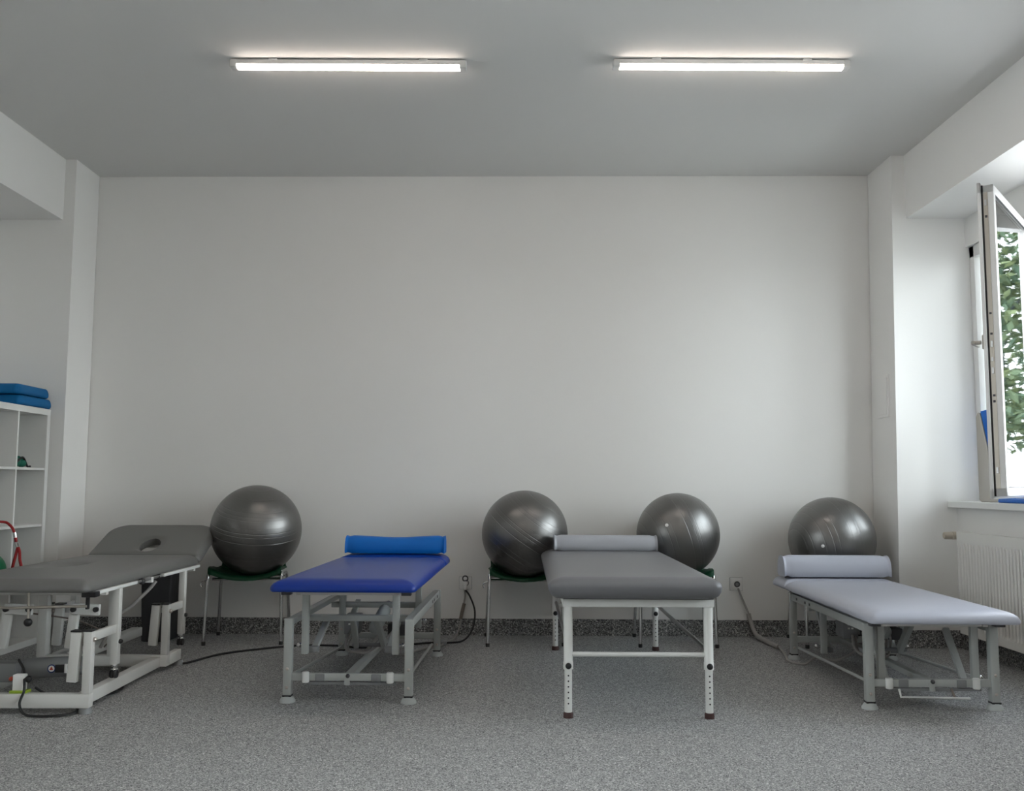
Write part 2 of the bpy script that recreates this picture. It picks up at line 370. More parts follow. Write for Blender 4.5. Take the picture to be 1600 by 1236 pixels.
hd.bar((-0.125, hy - 0.012, hz), (-0.125, hy + 0.11, hz), 0.016, 0.02, 'beige', 0.004)
tag(hd.build('handle', sash), 'beige lever handle')

# access panel on the corner pillar
ap = MB(); ap.box((-0.006, -0.10, -0.137), (0.004, 0.10, 0.137), 'wall', 0.002)
ap.box((-0.010, -0.085, -0.118), (-0.005, 0.085, 0.122), 'wall', 0.0015)
o = ap.build('access_panel', smooth=0); o.location = (2.457, 6.135, 1.58); o.rotation_euler = (0, 0.0155, 0)
tag(o, 'small white rectangular access panel flush on the right corner pillar', 'access panel')

# ------------------------------------------------------------------ ceiling lights
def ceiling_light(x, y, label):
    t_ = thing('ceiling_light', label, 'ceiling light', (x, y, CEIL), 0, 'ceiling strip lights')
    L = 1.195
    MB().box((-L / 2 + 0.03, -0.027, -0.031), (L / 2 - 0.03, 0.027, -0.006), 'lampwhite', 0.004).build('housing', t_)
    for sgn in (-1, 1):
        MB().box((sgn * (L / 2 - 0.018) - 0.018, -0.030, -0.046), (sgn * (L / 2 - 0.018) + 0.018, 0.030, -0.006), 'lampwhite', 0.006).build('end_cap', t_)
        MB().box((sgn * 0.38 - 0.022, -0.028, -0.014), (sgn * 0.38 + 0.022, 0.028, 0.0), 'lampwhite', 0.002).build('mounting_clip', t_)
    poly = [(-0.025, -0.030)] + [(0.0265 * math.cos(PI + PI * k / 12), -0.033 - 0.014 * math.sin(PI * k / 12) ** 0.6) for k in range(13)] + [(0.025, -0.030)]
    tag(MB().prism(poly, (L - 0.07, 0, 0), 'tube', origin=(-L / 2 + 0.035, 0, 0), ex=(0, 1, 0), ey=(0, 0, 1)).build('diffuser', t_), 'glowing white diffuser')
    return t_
ceiling_light(-0.815, 4.60, 'lit white strip light on the ceiling, left one of the two')
ceiling_light(1.12, 4.575, 'lit white strip light on the ceiling, right one nearer the window')
ceiling_light(-0.815, 1.60, 'lit white strip light out of frame, on the ceiling above the viewer, left')  # this light and those below are added for brightness, suggested by ball reflections
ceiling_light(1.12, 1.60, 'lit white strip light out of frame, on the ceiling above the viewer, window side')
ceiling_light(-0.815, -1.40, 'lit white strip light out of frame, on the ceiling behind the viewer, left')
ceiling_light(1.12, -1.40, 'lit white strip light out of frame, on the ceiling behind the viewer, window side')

# ------------------------------------------------------------------ shelf unit and what is on it
SHX, SHY = -2.945, 6.055                                  # front face and far end
sh = thing('cube_shelf', 'tall white open cube shelf unit in the left wall niche', 'shelf', (SHX - 0.195, SHY - 0.735, 0))
L_, H_, D_, T_, t_i = 1.47, 1.47, 0.39, 0.039, 0.016
def shbox(name, lo, hi): return MB().box(lo, hi, 'shelf', 0.0015).build(name, sh, 0)
shbox('top_panel', (-D_ / 2, -L_ / 2, H_ - T_), (D_ / 2, L_ / 2, H_)); shbox('bottom_panel', (-D_ / 2, -L_ / 2, 0), (D_ / 2, L_ / 2, T_))
for s_ in (-1, 1): shbox('side_panel', (-D_ / 2, min(s_ * L_ / 2, s_ * (L_ / 2 - T_)), T_), (D_ / 2, max(s_ * L_ / 2, s_ * (L_ / 2 - T_)), H_ - T_))
cell = (L_ - 2 * T_ - 3 * t_i) / 4
for k in range(1, 4):
    p = T_ + k * cell + (k - 1) * t_i
    shbox('divider', (-D_ / 2, -L_ / 2 + p, T_), (D_ / 2 - 0.004, -L_ / 2 + p + t_i, H_ - T_))
    for q in range(4):
        y0 = -L_ / 2 + T_ + q * (cell + t_i); shbox('shelf_board', (-D_ / 2, y0, p), (D_ / 2 - 0.004, y0 + cell, p + t_i))
def shelf_z(k): return T_ + k * cell + k * t_i if k else T_
def soft_mat(label, loc, w_, l_, h_, rz=0.0):
    mb = MB(); cushion(mb, w_, l_, h_, (0.035,) * 4, 0.022, 'mat', 0, 0.003, under=0.8)
    o = mb.build('exercise_mat'); o.location = loc; o.rotation_euler = (0, 0, rz)
    return tag(o, label, 'mat', 'blue mats on top of the shelf')
soft_mat('blue padded mat on top of the white shelf unit, lower of two', (SHX - 0.195, SHY - 0.185, H_ + 0.001), 0.40, 0.40, 0.062)
soft_mat('blue padded mat lying on another mat on the shelf, topmost', (SHX - 0.205, SHY - 0.205, H_ + 0.067), 0.40, 0.41, 0.062, 0.02)
# rolled green band in a shelf cell
gb = MB(); zb = shelf_z(3)
for (dx, dy, dz, r_, sc) in ((0, 0, 0.036, 0.036, (1, 1.2, 1)), (0.02, 0.045, 0.028, 0.028, (1, 1.3, 1)), (-0.03, -0.01, 0.034, 0.034, (1, 1, 1)), (0.012, 0.01, 0.058, 0.018, (1.2, 1.4, .7))):
    gb.sphere((dx, dy, dz), r_, 'greenfabric', 14, 9, sc)
gb.tube(spline([(0.03, -0.035, 0.03), (0.045, 0.0, 0.06), (0.04, 0.04, 0.05), (0.045, 0.07, 0.008), (0.05, 0.095, 0.007)]), 0.0065, 'black', 8)
o = gb.build('rolled_band'); o.location = (SHX - 0.10, SHY - 0.225, zb + 0.001)
tag(o, 'small crumpled green bundle with black strap in a shelf cell', 'exercise band')
mb = MB(); mb.sphere((0, 0, 0), 0.108, 'greenball', 40, 24)
o = mb.build('exercise_ball'); o.location = (SHX - 0.03, SHY - 0.615, shelf_z(1) + 0.1085)
tag(o, 'small dark green ball in the shelf cell at the left edge', 'ball')
# red strap hanging in front of the shelf
rb = thing('resistance_strap', 'red strap with metal snap hook hanging in front of the white shelf', 'strap', (SHX + 0.03, 5.35, 0.80))
tag(MB().tube(spline([(-0.006, -0.10, -0.02), (0.0, -0.05, -0.012), (0.005, 0.03, -0.018)] + [(-0.0030, 0.1700, -0.0280), (0.0230, 0.1700, -0.0430), (0.0430, 0.1700, -0.0650), (0.0540, 0.1700, -0.0940)]), 0.0075, 'red', 10).build('strap', rb), 'red round webbing')
tag(MB().tube([(0.0550, 0.1700, -0.0870), (0.0610, 0.1700, -0.1160)], 0.0105, 'chrome', 14).build('ferrule', rb), 'metal crimp')
MB().tube([(0.0610, 0.1700, -0.1120), (0.0660, 0.1700, -0.1420)], 0.0085, 'red', 10).build('strap_end', rb)
tag(MB().tube(spline([(0.0640, 0.1700, -0.1380), (0.0670, 0.1700, -0.1600), (0.0780, 0.1700, -0.1730), (0.0850, 0.1700, -0.1600), (0.0790, 0.1700, -0.1470)]), [0.005] * 33, 'steel', 8).tube([(0.0640, 0.1700, -0.1380), (0.0760, 0.1700, -0.1710)], 0.0055, 'chrome', 8).build('snap_hook', rb), 'metal snap hook')
MB().tube(spline([(0.0780, 0.1700, -0.1710), (0.0720, 0.1700, -0.1970), (0.0600, 0.1700, -0.2520), (0.0490, 0.1700, -0.3070), (0.0400, 0.1700, -0.3540)]), 0.0085, 'red', 8).tube(spline([(0.0800, 0.1700, -0.1710), (0.0890, 0.1700, -0.1970), (0.0930, 0.1700, -0.2410), (0.1030, 0.1700, -0.2840), (0.1020, 0.1700, -0.3360)]), 0.0085, 'red', 8).build('loop', rb)
tag(MB().tube([(-0.036, -0.10, -0.02), (-0.002, -0.10, -0.026), (0.004, -0.10, -0.008)], 0.004, 'chrome', 8).build('hook', rb), 'metal hook')

# ------------------------------------------------------------------ chairs
def make_chair():
    t_ = thing('stacking_chair', '', 'chair', (0, 0, 0), 0, 'green chairs along the back wall')
    prof = spline([(-0.212, 0.392), (-0.206, 0.412), (-0.175, 0.420), (-0.08, 0.412), (0.03, 0.410), (0.10, 0.424), (0.145, 0.462), (0.165, 0.54), (0.178, 0.66), (0.19, 0.80)], 5)
    sm = MB(); bm_ = sm.bm; nU = 18; rows = []; back_rows = []
    nS = 33
    def row(p, f):
        out = []
        for k in range(nU + 1):
            u = -1 + 2 * k / nU
            if f < 0.68: hw = 0.225 - 0.02 * max(0, f - 0.45) / 0.23
            else: hw = 0.205 + 0.005 * math.sin((f - 0.68) / 0.32 * PI)
            up = max(0.0, 1 - f / 0.72)
            z = p.y + 0.046 * u * u * min(1, up * 2.0) + (0.012 if 0.05 < f < 0.6 else 0) * (abs(u) ** 6)
            y = p.x - (0.035 * u * u if f > 0.66 else 0.035 * u * u * max(0, (f - 0.5) / 0.16))
            if f > 0.9: hw *= 1 - 0.25 * ((f - 0.9) / 0.1) ** 2
            out.append(bm_.verts.new((u * hw, y, z)))
        return out
    rows = [row(Vector((p.x, p.y)), k / (len(prof) - 1)) for k, p in enumerate(prof)]
    i = sm.mi('greenplastic')
    for a, b in zip(rows, rows[1:]):
        for k in range(nU): f = bm_.faces.new((a[k], a[k + 1], b[k + 1], b[k])); f.material_index = i
    so = sm.build('seat_shell', t_, 60); md = so.modifiers.new('solid', 'SOLIDIFY'); md.thickness = 0.007; md.offset = 0
    for s_ in (-1, 1):
        MB().tube(spline([(s_ * 0.236, -0.215, 0.012), (s_ * 0.231, -0.20, 0.25), (s_ * 0.226, -0.190, 0.42), (s_ * 0.222, -0.165, 0.438)], 4), 0.0105, 'chrome', 14).build('leg', t_)
        MB().tube(spline([(s_ * 0.232, 0.188, 0.012), (s_ * 0.222, 0.165, 0.25), (s_ * 0.212, 0.135, 0.40), (s_ * 0.205, 0.110, 0.414)], 4), 0.0105, 'chrome', 14).build('leg', t_)
        for (fx, fy) in ((0.236, -0.215), (0.232, 0.188)):
            tag(MB().lathe([(0.0118, 0), (0.0125, 0.016), (0.0118, 0.022)], (s_ * fx, fy, 0), 'rubber', 14).build('foot_cap', t_), 'black foot cap')
        MB().tube([(s_ * 0.222, -0.165, 0.438), (s_ * 0.215, -0.04, 0.418), (s_ * 0.205, 0.112, 0.414)], 0.0105, 'chrome', 12).build('side_tube', t_)
        MB().tube(spline([(s_ * 0.236, -0.198, 0.395), (s_ * 0.262, -0.198, 0.385), (s_ * 0.266, -0.198, 0.365), (s_ * 0.256, -0.198, 0.358)], 4), 0.0045, 'chrome', 8).build('linking_hook', t_)
    MB().tube([(-0.218, -0.11, 0.396), (0.218, -0.11, 0.396)], 0.009, 'chrome', 10).build('cross_tube', t_)
    MB().tube([(-0.205, 0.09, 0.400), (0.205, 0.09, 0.400)], 0.009, 'chrome', 10).build('cross_tube', t_)
    return t_
chairs = [(-1.668, 6.194, 0.085, 'green plastic chair with chrome legs left of the blue couch, under a ball'),
          (0.102, 6.168, 0.055, 'green plastic chair with chrome legs between blue and slate grey couches'),
          (1.065, 6.14, -0.03, 'green plastic chair mostly hidden behind the slate grey couch, right of centre'),
          (2.085, 6.125, 0.0, 'green plastic chair hidden behind the lavender grey couch by the window')]
ch0 = make_chair()
for k, (x, y, a, lb) in enumerate(chairs):
    o = ch0 if k == 0 else copy_tree(ch0)
    o.location = (x, y, 0); o.rotation_euler = (0, 0, a); o['label'] = lb

# exercise balls
def ball(c, r_, rot, label, plug=None):
    mb = MB(); bm_ = mb.bm; bmesh.ops.create_uvsphere(bm_, u_segments=96, v_segments=64, radius=r_)
    mb.mi('ball')
    t_ = mb.build('exercise_ball', smooth=180); t_.location = c; t_.rotation_euler = rot
    tag(t_, label, 'ball', 'silver grey exercise balls')
    if plug:
        v = Euler(rot).to_matrix().inverted() @ Vector(plug).normalized()
        q = v.to_track_quat('Z', 'Y').to_matrix().to_4x4(); q.translation = v * (r_ - 0.002)
        pb = MB().lathe([(0.0105, 0.0), (0.0105, 0.0035), (0.007, 0.005)], (0, 0, 0), 'whiteplastic', 16).build('plug', t_)
        pb.data.transform(q); tag(pb, 'white plug')
    return t_
ball((-1.606, 6.07, 0.706), 0.284, (0.25, 0.10, 0), 'silver grey exercise ball on the green chair left of the blue couch')
ball((0.108, 6.03, 0.690), 0.272, (0.15, 0.62, 0), 'silver grey exercise ball left of the slate grey couch bolster')
ball((1.080, 6.02, 0.688), 0.261, (0.2, 1.25, 0.35), 'silver grey ball with white plug right of the slate grey couch bolster', (-0.42, -0.88, 0.26))
ball((2.066, 6.05, 0.657), 0.268, (0.1, 1.35, 0.3), 'silver grey ball with white plug behind the lavender grey bolster', (-0.50, -0.86, -0.10))

# ------------------------------------------------------------------ bolsters
def bolster(loc, rz, w_, d_, h_, m, label, sag=0.0, tilt=0.0):
    """D-shaped head bolster lying across a couch"""
    prof = [(-d_ * 0.42, 0.0)] + [(-d_ / 2 + d_ * 0.06 * (1 - math.cos(PI / 2 * k / 3)), h_ * 0.12 * math.sin(PI / 2 * k / 3)) for k in range(0, 1)]
    pts = []
    for k in range(25):
        a = PI - PI * k / 24
        pts.append((d_ / 2 * math.copysign(abs(math.cos(a)) ** 0.8, math.cos(a)), h_ * 0.12 + h_ * 0.88 * math.sin(a) ** 0.75))
    pts = [(-d_ * 0.45, 0)] + pts + [(d_ * 0.45, 0)]
    mb = MB(); i = mb.mi(m); xs = []
    n = 22
    for k in range(7): a = PI / 2 * k / 6; xs.append((-w_ / 2 + 0.016 * (1 - math.sin(a)), 1 - 0.10 * (1 - math.cos(PI / 2 - a)) * 1.0 if False else 0.88 + 0.12 * math.sin(a)))
    for k in range(1, n): xs.append((-w_ / 2 + 0.016 + (w_ - 0.032) * k / n, 1.0))
    for k in range(6, -1, -1): a = PI / 2 * k / 6; xs.append((w_ / 2 - 0.016 * (1 - math.sin(a)), 0.88 + 0.12 * math.sin(a)))
    xs.sort()
    rows = []
    for x, s in xs:
        u = x / (w_ / 2); sg = 1 - sag * 0.5 * (1 + math.cos(PI * u))
        rows.append([mb.bm.verts.new((x, p[0] * s, max(0.0, (p[1] - h_ / 2) * s + h_ / 2 * (1 if s > .99 else s + (1 - s) * 1.0)) * sg)) for p in pts])
    N = len(pts)
    for a, b in zip(rows, rows[1:]):
        for k in range(N): f = mb.bm.faces.new((a[k], a[(k + 1) % N], b[(k + 1) % N], b[k])); f.material_index = i
    for R_ in (rows[0], rows[-1]): f = mb.bm.faces.new(R_); f.material_index = i
    o = mb.build('bolster', smooth=50); o.location = loc; o.rotation_euler = (0, 0, rz)
    return tag(o, label, 'bolster', 'head bolsters on the couches')

# ------------------------------------------------------------------ grey framed electric couches
def grey_couch(label, loc, rz, ztop, m, foot_bar=False):
    """ztop: height of the pad's underside"""
    t_ = thing('treatment_couch', label, 'treatment couch', loc, rz)
    hx, fy = 0.28, 0.60; G = 'greyenamel'
    for sx_ in (-1, 1):
        for sy_ in (-1, 1):
            x, y = sx_ * hx, sy_ * fy
            lg = MB().box((x - 0.019, y - 0.019, 0.033), (x + 0.019, y + 0.019, 0.38), G, 0.003).build('leg', t_)
            tag(MB().lathe([(0.036, 0), (0.036, 0.008), (0.026, 0.024), (0.022, 0.027)], (x, y, 0), 'greyrubber', 20).build('foot', lg), 'pale grey rubber foot')
            tag(MB().box((x - 0.02, y - 0.02, 0.026), (x + 0.02, y + 0.02, 0.034), 'rubber').build('foot_collar', lg, 0), 'black collar')
            for zz in (0.068, 0.152):
                tag(MB().sphere((x, y - 0.019, zz), 0.0075, 'bolt', 12, 8, (1, .6, 1)).build('bolt', lg), 'steel bolt head')
    for sx_ in (-1, 1):
        x = sx_ * (hx + 0.006)
        rl = MB().box((x - 0.007, -fy + 0.019, 0.338), (x + 0.007, fy - 0.019, 0.378), G, 0.002).box((min(x, x - sx_ * 0.03), -fy + 0.019, 0.372), (max(x, x - sx_ * 0.03), fy - 0.019, 0.378), G, 0.001)
        for yy in (0.22, 0.30, 0.46): rl.box((x + sx_ * 0.006, yy, 0.350), (x + sx_ * 0.0085, yy + 0.02, 0.364), 'black')
        rl.build('side_rail', t_)
        MB().tube([(sx_ * (hx - 0.005), -fy, 0.115), (sx_ * (hx - 0.03), fy, 0.065)], 0.0075, G, 10).build('side_rod', t_)
    # lower cross tubes and centre beam
    ct = MB().box((-hx + 0.018, -fy - 0.012, 0.098), (hx - 0.018, -fy + 0.012, 0.132), G, 0.003).build('front_cross_tube', t_)
    for sx_ in (-1, 1):
        MB().lathe([(0.014, 0), (0.0165, 0.003), (0.0165, 0.045), (0.014, 0.048)], (sx_ * 0.195, -fy - 0.014, 0.091), 'white', 16).build('stop', ct)
        tag(MB().box((sx_ * 0.13 - 0.022, -fy - 0.016, 0.096), (sx_ * 0.13 + 0.022, -fy + 0.014, 0.130), 'midgrey', 0.003).build('sleeve', ct), 'mid grey plastic sleeve')
    MB().box((-0.016, -fy - 0.017, 0.080), (0.010, -fy - 0.012, 0.120), G, 0.002).sphere((0.0, -fy - 0.015, 0.122), 0.010, 'darkgrey', 12, 8).build('catch', ct)
    tag(MB().box((-0.19, -fy - 0.006, 0.080), (hx - 0.06, -fy + 0.008, 0.092), 'midgrey').build('release_rod', t_, 0), 'dark grey rod')
    MB().box((-hx + 0.018, fy - 0.012, 0.098), (hx - 0.018, fy + 0.012, 0.132), G, 0.003).build('rear_cross_tube', t_)
    MB().box((-0.020, -fy + 0.012, 0.100), (0.020, fy - 0.012, 0.128), G, 0.003).build('centre_beam', t_)
    # upper cross tubes of the fixed frame
    for yy, zz in ((-0.33, 0.345), (0.30, 0.330)): MB().box((-hx + 0.001, yy - 0.02, zz - 0.015), (hx - 0.001, yy + 0.02, zz + 0.015), G, 0.004).build('upper_cross_tube', t_)
    # lifting frame: hanging inner posts, links, rails under the pad
    low = ztop - 0.305; dz = 0.32 - (low + 0.012); dy = math.sqrt(max(0.02, 0.28 ** 2 - dz * dz))
    for sx_ in (-1, 1):
        for yy in (-0.565, 0.26):
            pz = MB().box((sx_ * 0.212 - 0.016, yy - 0.014, low), (sx_ * 0.212 + 0.016, yy + 0.014, ztop - 0.02), G, 0.003).build('inner_post', t_)
            tag(MB().sphere((sx_ * 0.245, yy + 0.02, low + 0.035), 0.013, 'chrome', 14, 9).tube([(sx_ * 0.2, yy + 0.02, low + 0.035), (sx_ * 0.24, yy + 0.02, low + 0.035)], 0.006, 'chrome', 8).build('pivot_pin', pz), 'steel pivot pin')
            lk = MB().bar((sx_ * 0.178, yy + 0.03, low + 0.012), (sx_ * 0.178, yy + 0.03 + dy, 0.32), 0.030, 0.022, G, 0.003)
            lk.box((sx_ * 0.178 - 0.022, yy + 0.015, low + 0.002), (sx_ * 0.178 + 0.022, yy + 0.045, low + 0.030), 'midgrey', 0.003)
            lk.build('lift_link', t_)
        MB().box((sx_ * 0.225 - 0.012, -0.66, ztop - 0.026), (sx_ * 0.225 + 0.012, 0.78, ztop - 0.001), 'cream', 0.002).build('pad_rail', t_)
        tag(MB().box((sx_ * 0.275 - 0.022, -0.695, ztop - 0.022), (sx_ * 0.275 + 0.022, -0.655, ztop - 0.001), 'darkgrey', 0.002).build('corner_bracket', t_), 'dark bracket')
    for yy in (-0.64, -0.25, 0.45): MB().box((-0.213, yy - 0.012, ztop - 0.026), (0.213, yy + 0.012, ztop - 0.002), 'cream' if yy < -0.5 else 'midgrey', 0.002).build('pad_cross_rail', t_)
    # motor, control box, links in the middle
    mo = MB().tube([(0.02, 0.0, 0.25), (0.02, 0.28, 0.30)], 0.034, 'greyrubber', 20).sphere((0.02, 0.0, 0.25), 0.036, 'greyrubber', 20, 12).tube([(0.02, 0.26, 0.30), (0.02, 0.42, 0.325)], 0.014, 'steel', 14)
    mo.build('motor', t_)
    cb = MB().box((-0.165, 0.08, 0.20), (-0.085, 0.20, 0.30), 'midgrey', 0.006)
    for (dx, dz_) in ((0.012, 0.015), (0.03, 0.015), (0.012, 0.035), (0.03, 0.035)): cb.box((-0.152 + dx, 0.076, 0.235 + dz_), (-0.142 + dx, 0.081, 0.243 + dz_), 'whiteplastic')
    tag(cb.build('control_box', t_), 'dark grey box with pale sockets')
    tag(MB().box((0.06, 0.14, 0.185), (0.17, 0.30, 0.245), 'darkgrey', 0.005).build('power_unit', t_), 'dark power unit')
    for x, xx in ((-0.055, -0.07), (0.065, 0.075)):
        MB().bar((x, -0.24, 0.335), (xx, -0.05, 0.165), 0.026, 0.040, G, 0.004).build('centre_link', t_)
    MB().tube([(-0.09, -0.05, 0.168), (0.11, -0.05, 0.168)], 0.010, 'midgrey', 12).build('cross_pin', t_)
    cbm = MB()
    cbm.tube(spline([(-0.12, 0.07, 0.22), (-0.135, 0.0, 0.17), (-0.11, -0.06, 0.14), (-0.02, -0.06, 0.143), (0.03, 0.0, 0.20), (0.05, 0.10, 0.24)]), 0.007, 'cordgrey', 8)
    cbm.tube(spline([(-0.105, 0.07, 0.21), (-0.12, -0.02, 0.15), (-0.07, -0.09, 0.138), (0.0, -0.085, 0.14), (0.07, 0.05, 0.19), (0.10, 0.14, 0.22)]), 0.006, 'cordgrey', 8)
    tag(cbm.build('cable_loop', t_), 'grey looped cables')
    if foot_bar:
        tag(MB().tube([(-0.15, -fy - 0.01, 0.088), (-0.15, -fy - 0.03, 0.058), (0.155, -fy - 0.035, 0.055)], 0.0055, 'white', 10).tube([(0.085, -fy - 0.008, 0.088), (0.088, -fy - 0.032, 0.057)], 0.0055, 'cordbrown', 8).build('foot_bar', t_), 'thin white foot bar')
    # pad in two sections
    w_ = 0.66
    mb = MB(); cushion(mb, w_, 1.37, 0.058, (0.03, 0.03, 0.025, 0.025), 0.085, m, 0, 0.006, under=0.14)
    pd = mb.build('seat_section', t_, 60); pd.location = (0, -0.10, ztop)
    mb = MB(); cushion(mb, w_, 0.355, 0.058, (0.025, 0.025, 0.12, 0.12), 0.075, m, 0, 0.004, under=0.16)
    hd_ = mb.build('head_section', t_, 60); hd_.location = (0, 0.768, ztop)
    for sx_ in (-1, 1): MB().bar((sx_ * 0.18, 0.5, ztop - 0.012), (sx_ * 0.18, 0.9, ztop - 0.012), 0.02, 0.02, 'midgrey').build('head_hinge', t_)
    return t_
rz2 = -math.radians(1.9)
grey_couch('royal blue padded treatment couch with grey adjustable metal frame', (-0.712, 5.04, 0), rz2, 0.517, 'vblue')
rz4 = -math.radians(1.0)
grey_couch('lavender grey padded treatment couch with low grey metal frame near radiator', (1.925, 4.94, 0), rz4, 0.398, 'vlav', True)
bolster((-0.680, 5.80, 0.5835), rz2, 0.60, 0.15, 0.105, 'vazure', 'bright blue bolster at the head of the royal blue couch', 0.10)
bolster((1.940, 5.66, 0.4645), rz4, 0.625, 0.16, 0.122, 'vlav', 'lavender grey bolster at the head of the couch near the radiator')

# ------------------------------------------------------------------ white legged couch
def white_couch():
    t_ = thing('massage_table', 'slate grey padded couch on white height-adjustable tube legs, centre right', 'treatment couch', (0.582, 4.998, 0), -math.radians(0.95))
    hx, fy = 0.304, 0.833
    for sx_ in (-1, 1):
        for sy_ in (-1, 1):
            x, y = sx_ * hx, sy_ * fy
            lg = MB().lathe([(0.0205, 0.205), (0.0215, 0.205), (0.0215, 0.235), (0.020, 0.238), (0.020, 0.475)], (x, y, 0), 'white', 24).build('leg', t_)
            il = MB().lathe([(0.0165, 0.02), (0.0165, 0.21)], (x, y, 0), 'white', 20)
            for k in range(6): il.lathe([(0.0035, 0), (0.0035, -0.0012)], (x, y - 0.0162, 0.062 + k * 0.0235), 'black', 8, 'Y')
            il.build('leg_extension', lg)
            tag(MB().lathe([(0.021, 0), (0.021, 0.019), (0.0175, 0.024)], (x, y, 0), 'brownrubber', 20).build('foot', lg), 'dark brown rubber foot')
            tag(MB().sphere((x, y - 0.027, 0.222), 0.0135, 'black', 16, 10).tube([(x, y - 0.018, 0.222), (x, y - 0.026, 0.222)], 0.006, 'black', 8).build('knob', lg), 'black knob')
    for sy_ in (-1, 1): MB().tube([(-hx + 0.015, sy_ * fy, 0.268), (hx - 0.015, sy_ * fy, 0.268)], 0.0105, 'white', 14).build('cross_bar', t_)
    for sx_ in (-1, 1): tag(MB().tube([(sx_ * hx - sx_ * 0.004, -fy + 0.015, 0.285), (sx_ * (hx - 0.004), fy - 0.015, 0.285)], 0.0095, 'steel', 12).build('side_bar', t_), 'bare steel bar')
    fr = MB()
    for sy_ in (-1, 1): fr.box((-0.328, sy_ * fy - 0.02, 0.472), (0.328, sy_ * fy + 0.02, 0.505), 'white', 0.003)
    for sx_ in (-1, 1): fr.box((sx_ * 0.308 - 0.02, -fy + 0.02, 0.472), (sx_ * 0.308 + 0.02, fy - 0.02, 0.505), 'white', 0.003)
    fr.build('top_frame', t_)
    MB().box((-0.325, -0.85, 0.505), (0.325, 0.85, 0.513), 'darkgrey').build('base_board', t_, 0)
    mb = MB(); cushion(mb, 0.745, 1.90, 0.092, (0.045, 0.045, 0.09, 0.09), 0.075, 'vgrey2', 0, 0.004, under=0.68)
    o = mb.build('pad', t_, 60); o.location = (-0.02, 0.0, 0.513)
white_couch()
bolster((0.588, 5.74, 0.608), -0.01, 0.615, 0.15, 0.090, 'vpale', 'pale grey bolster at the head of the slate grey couch')

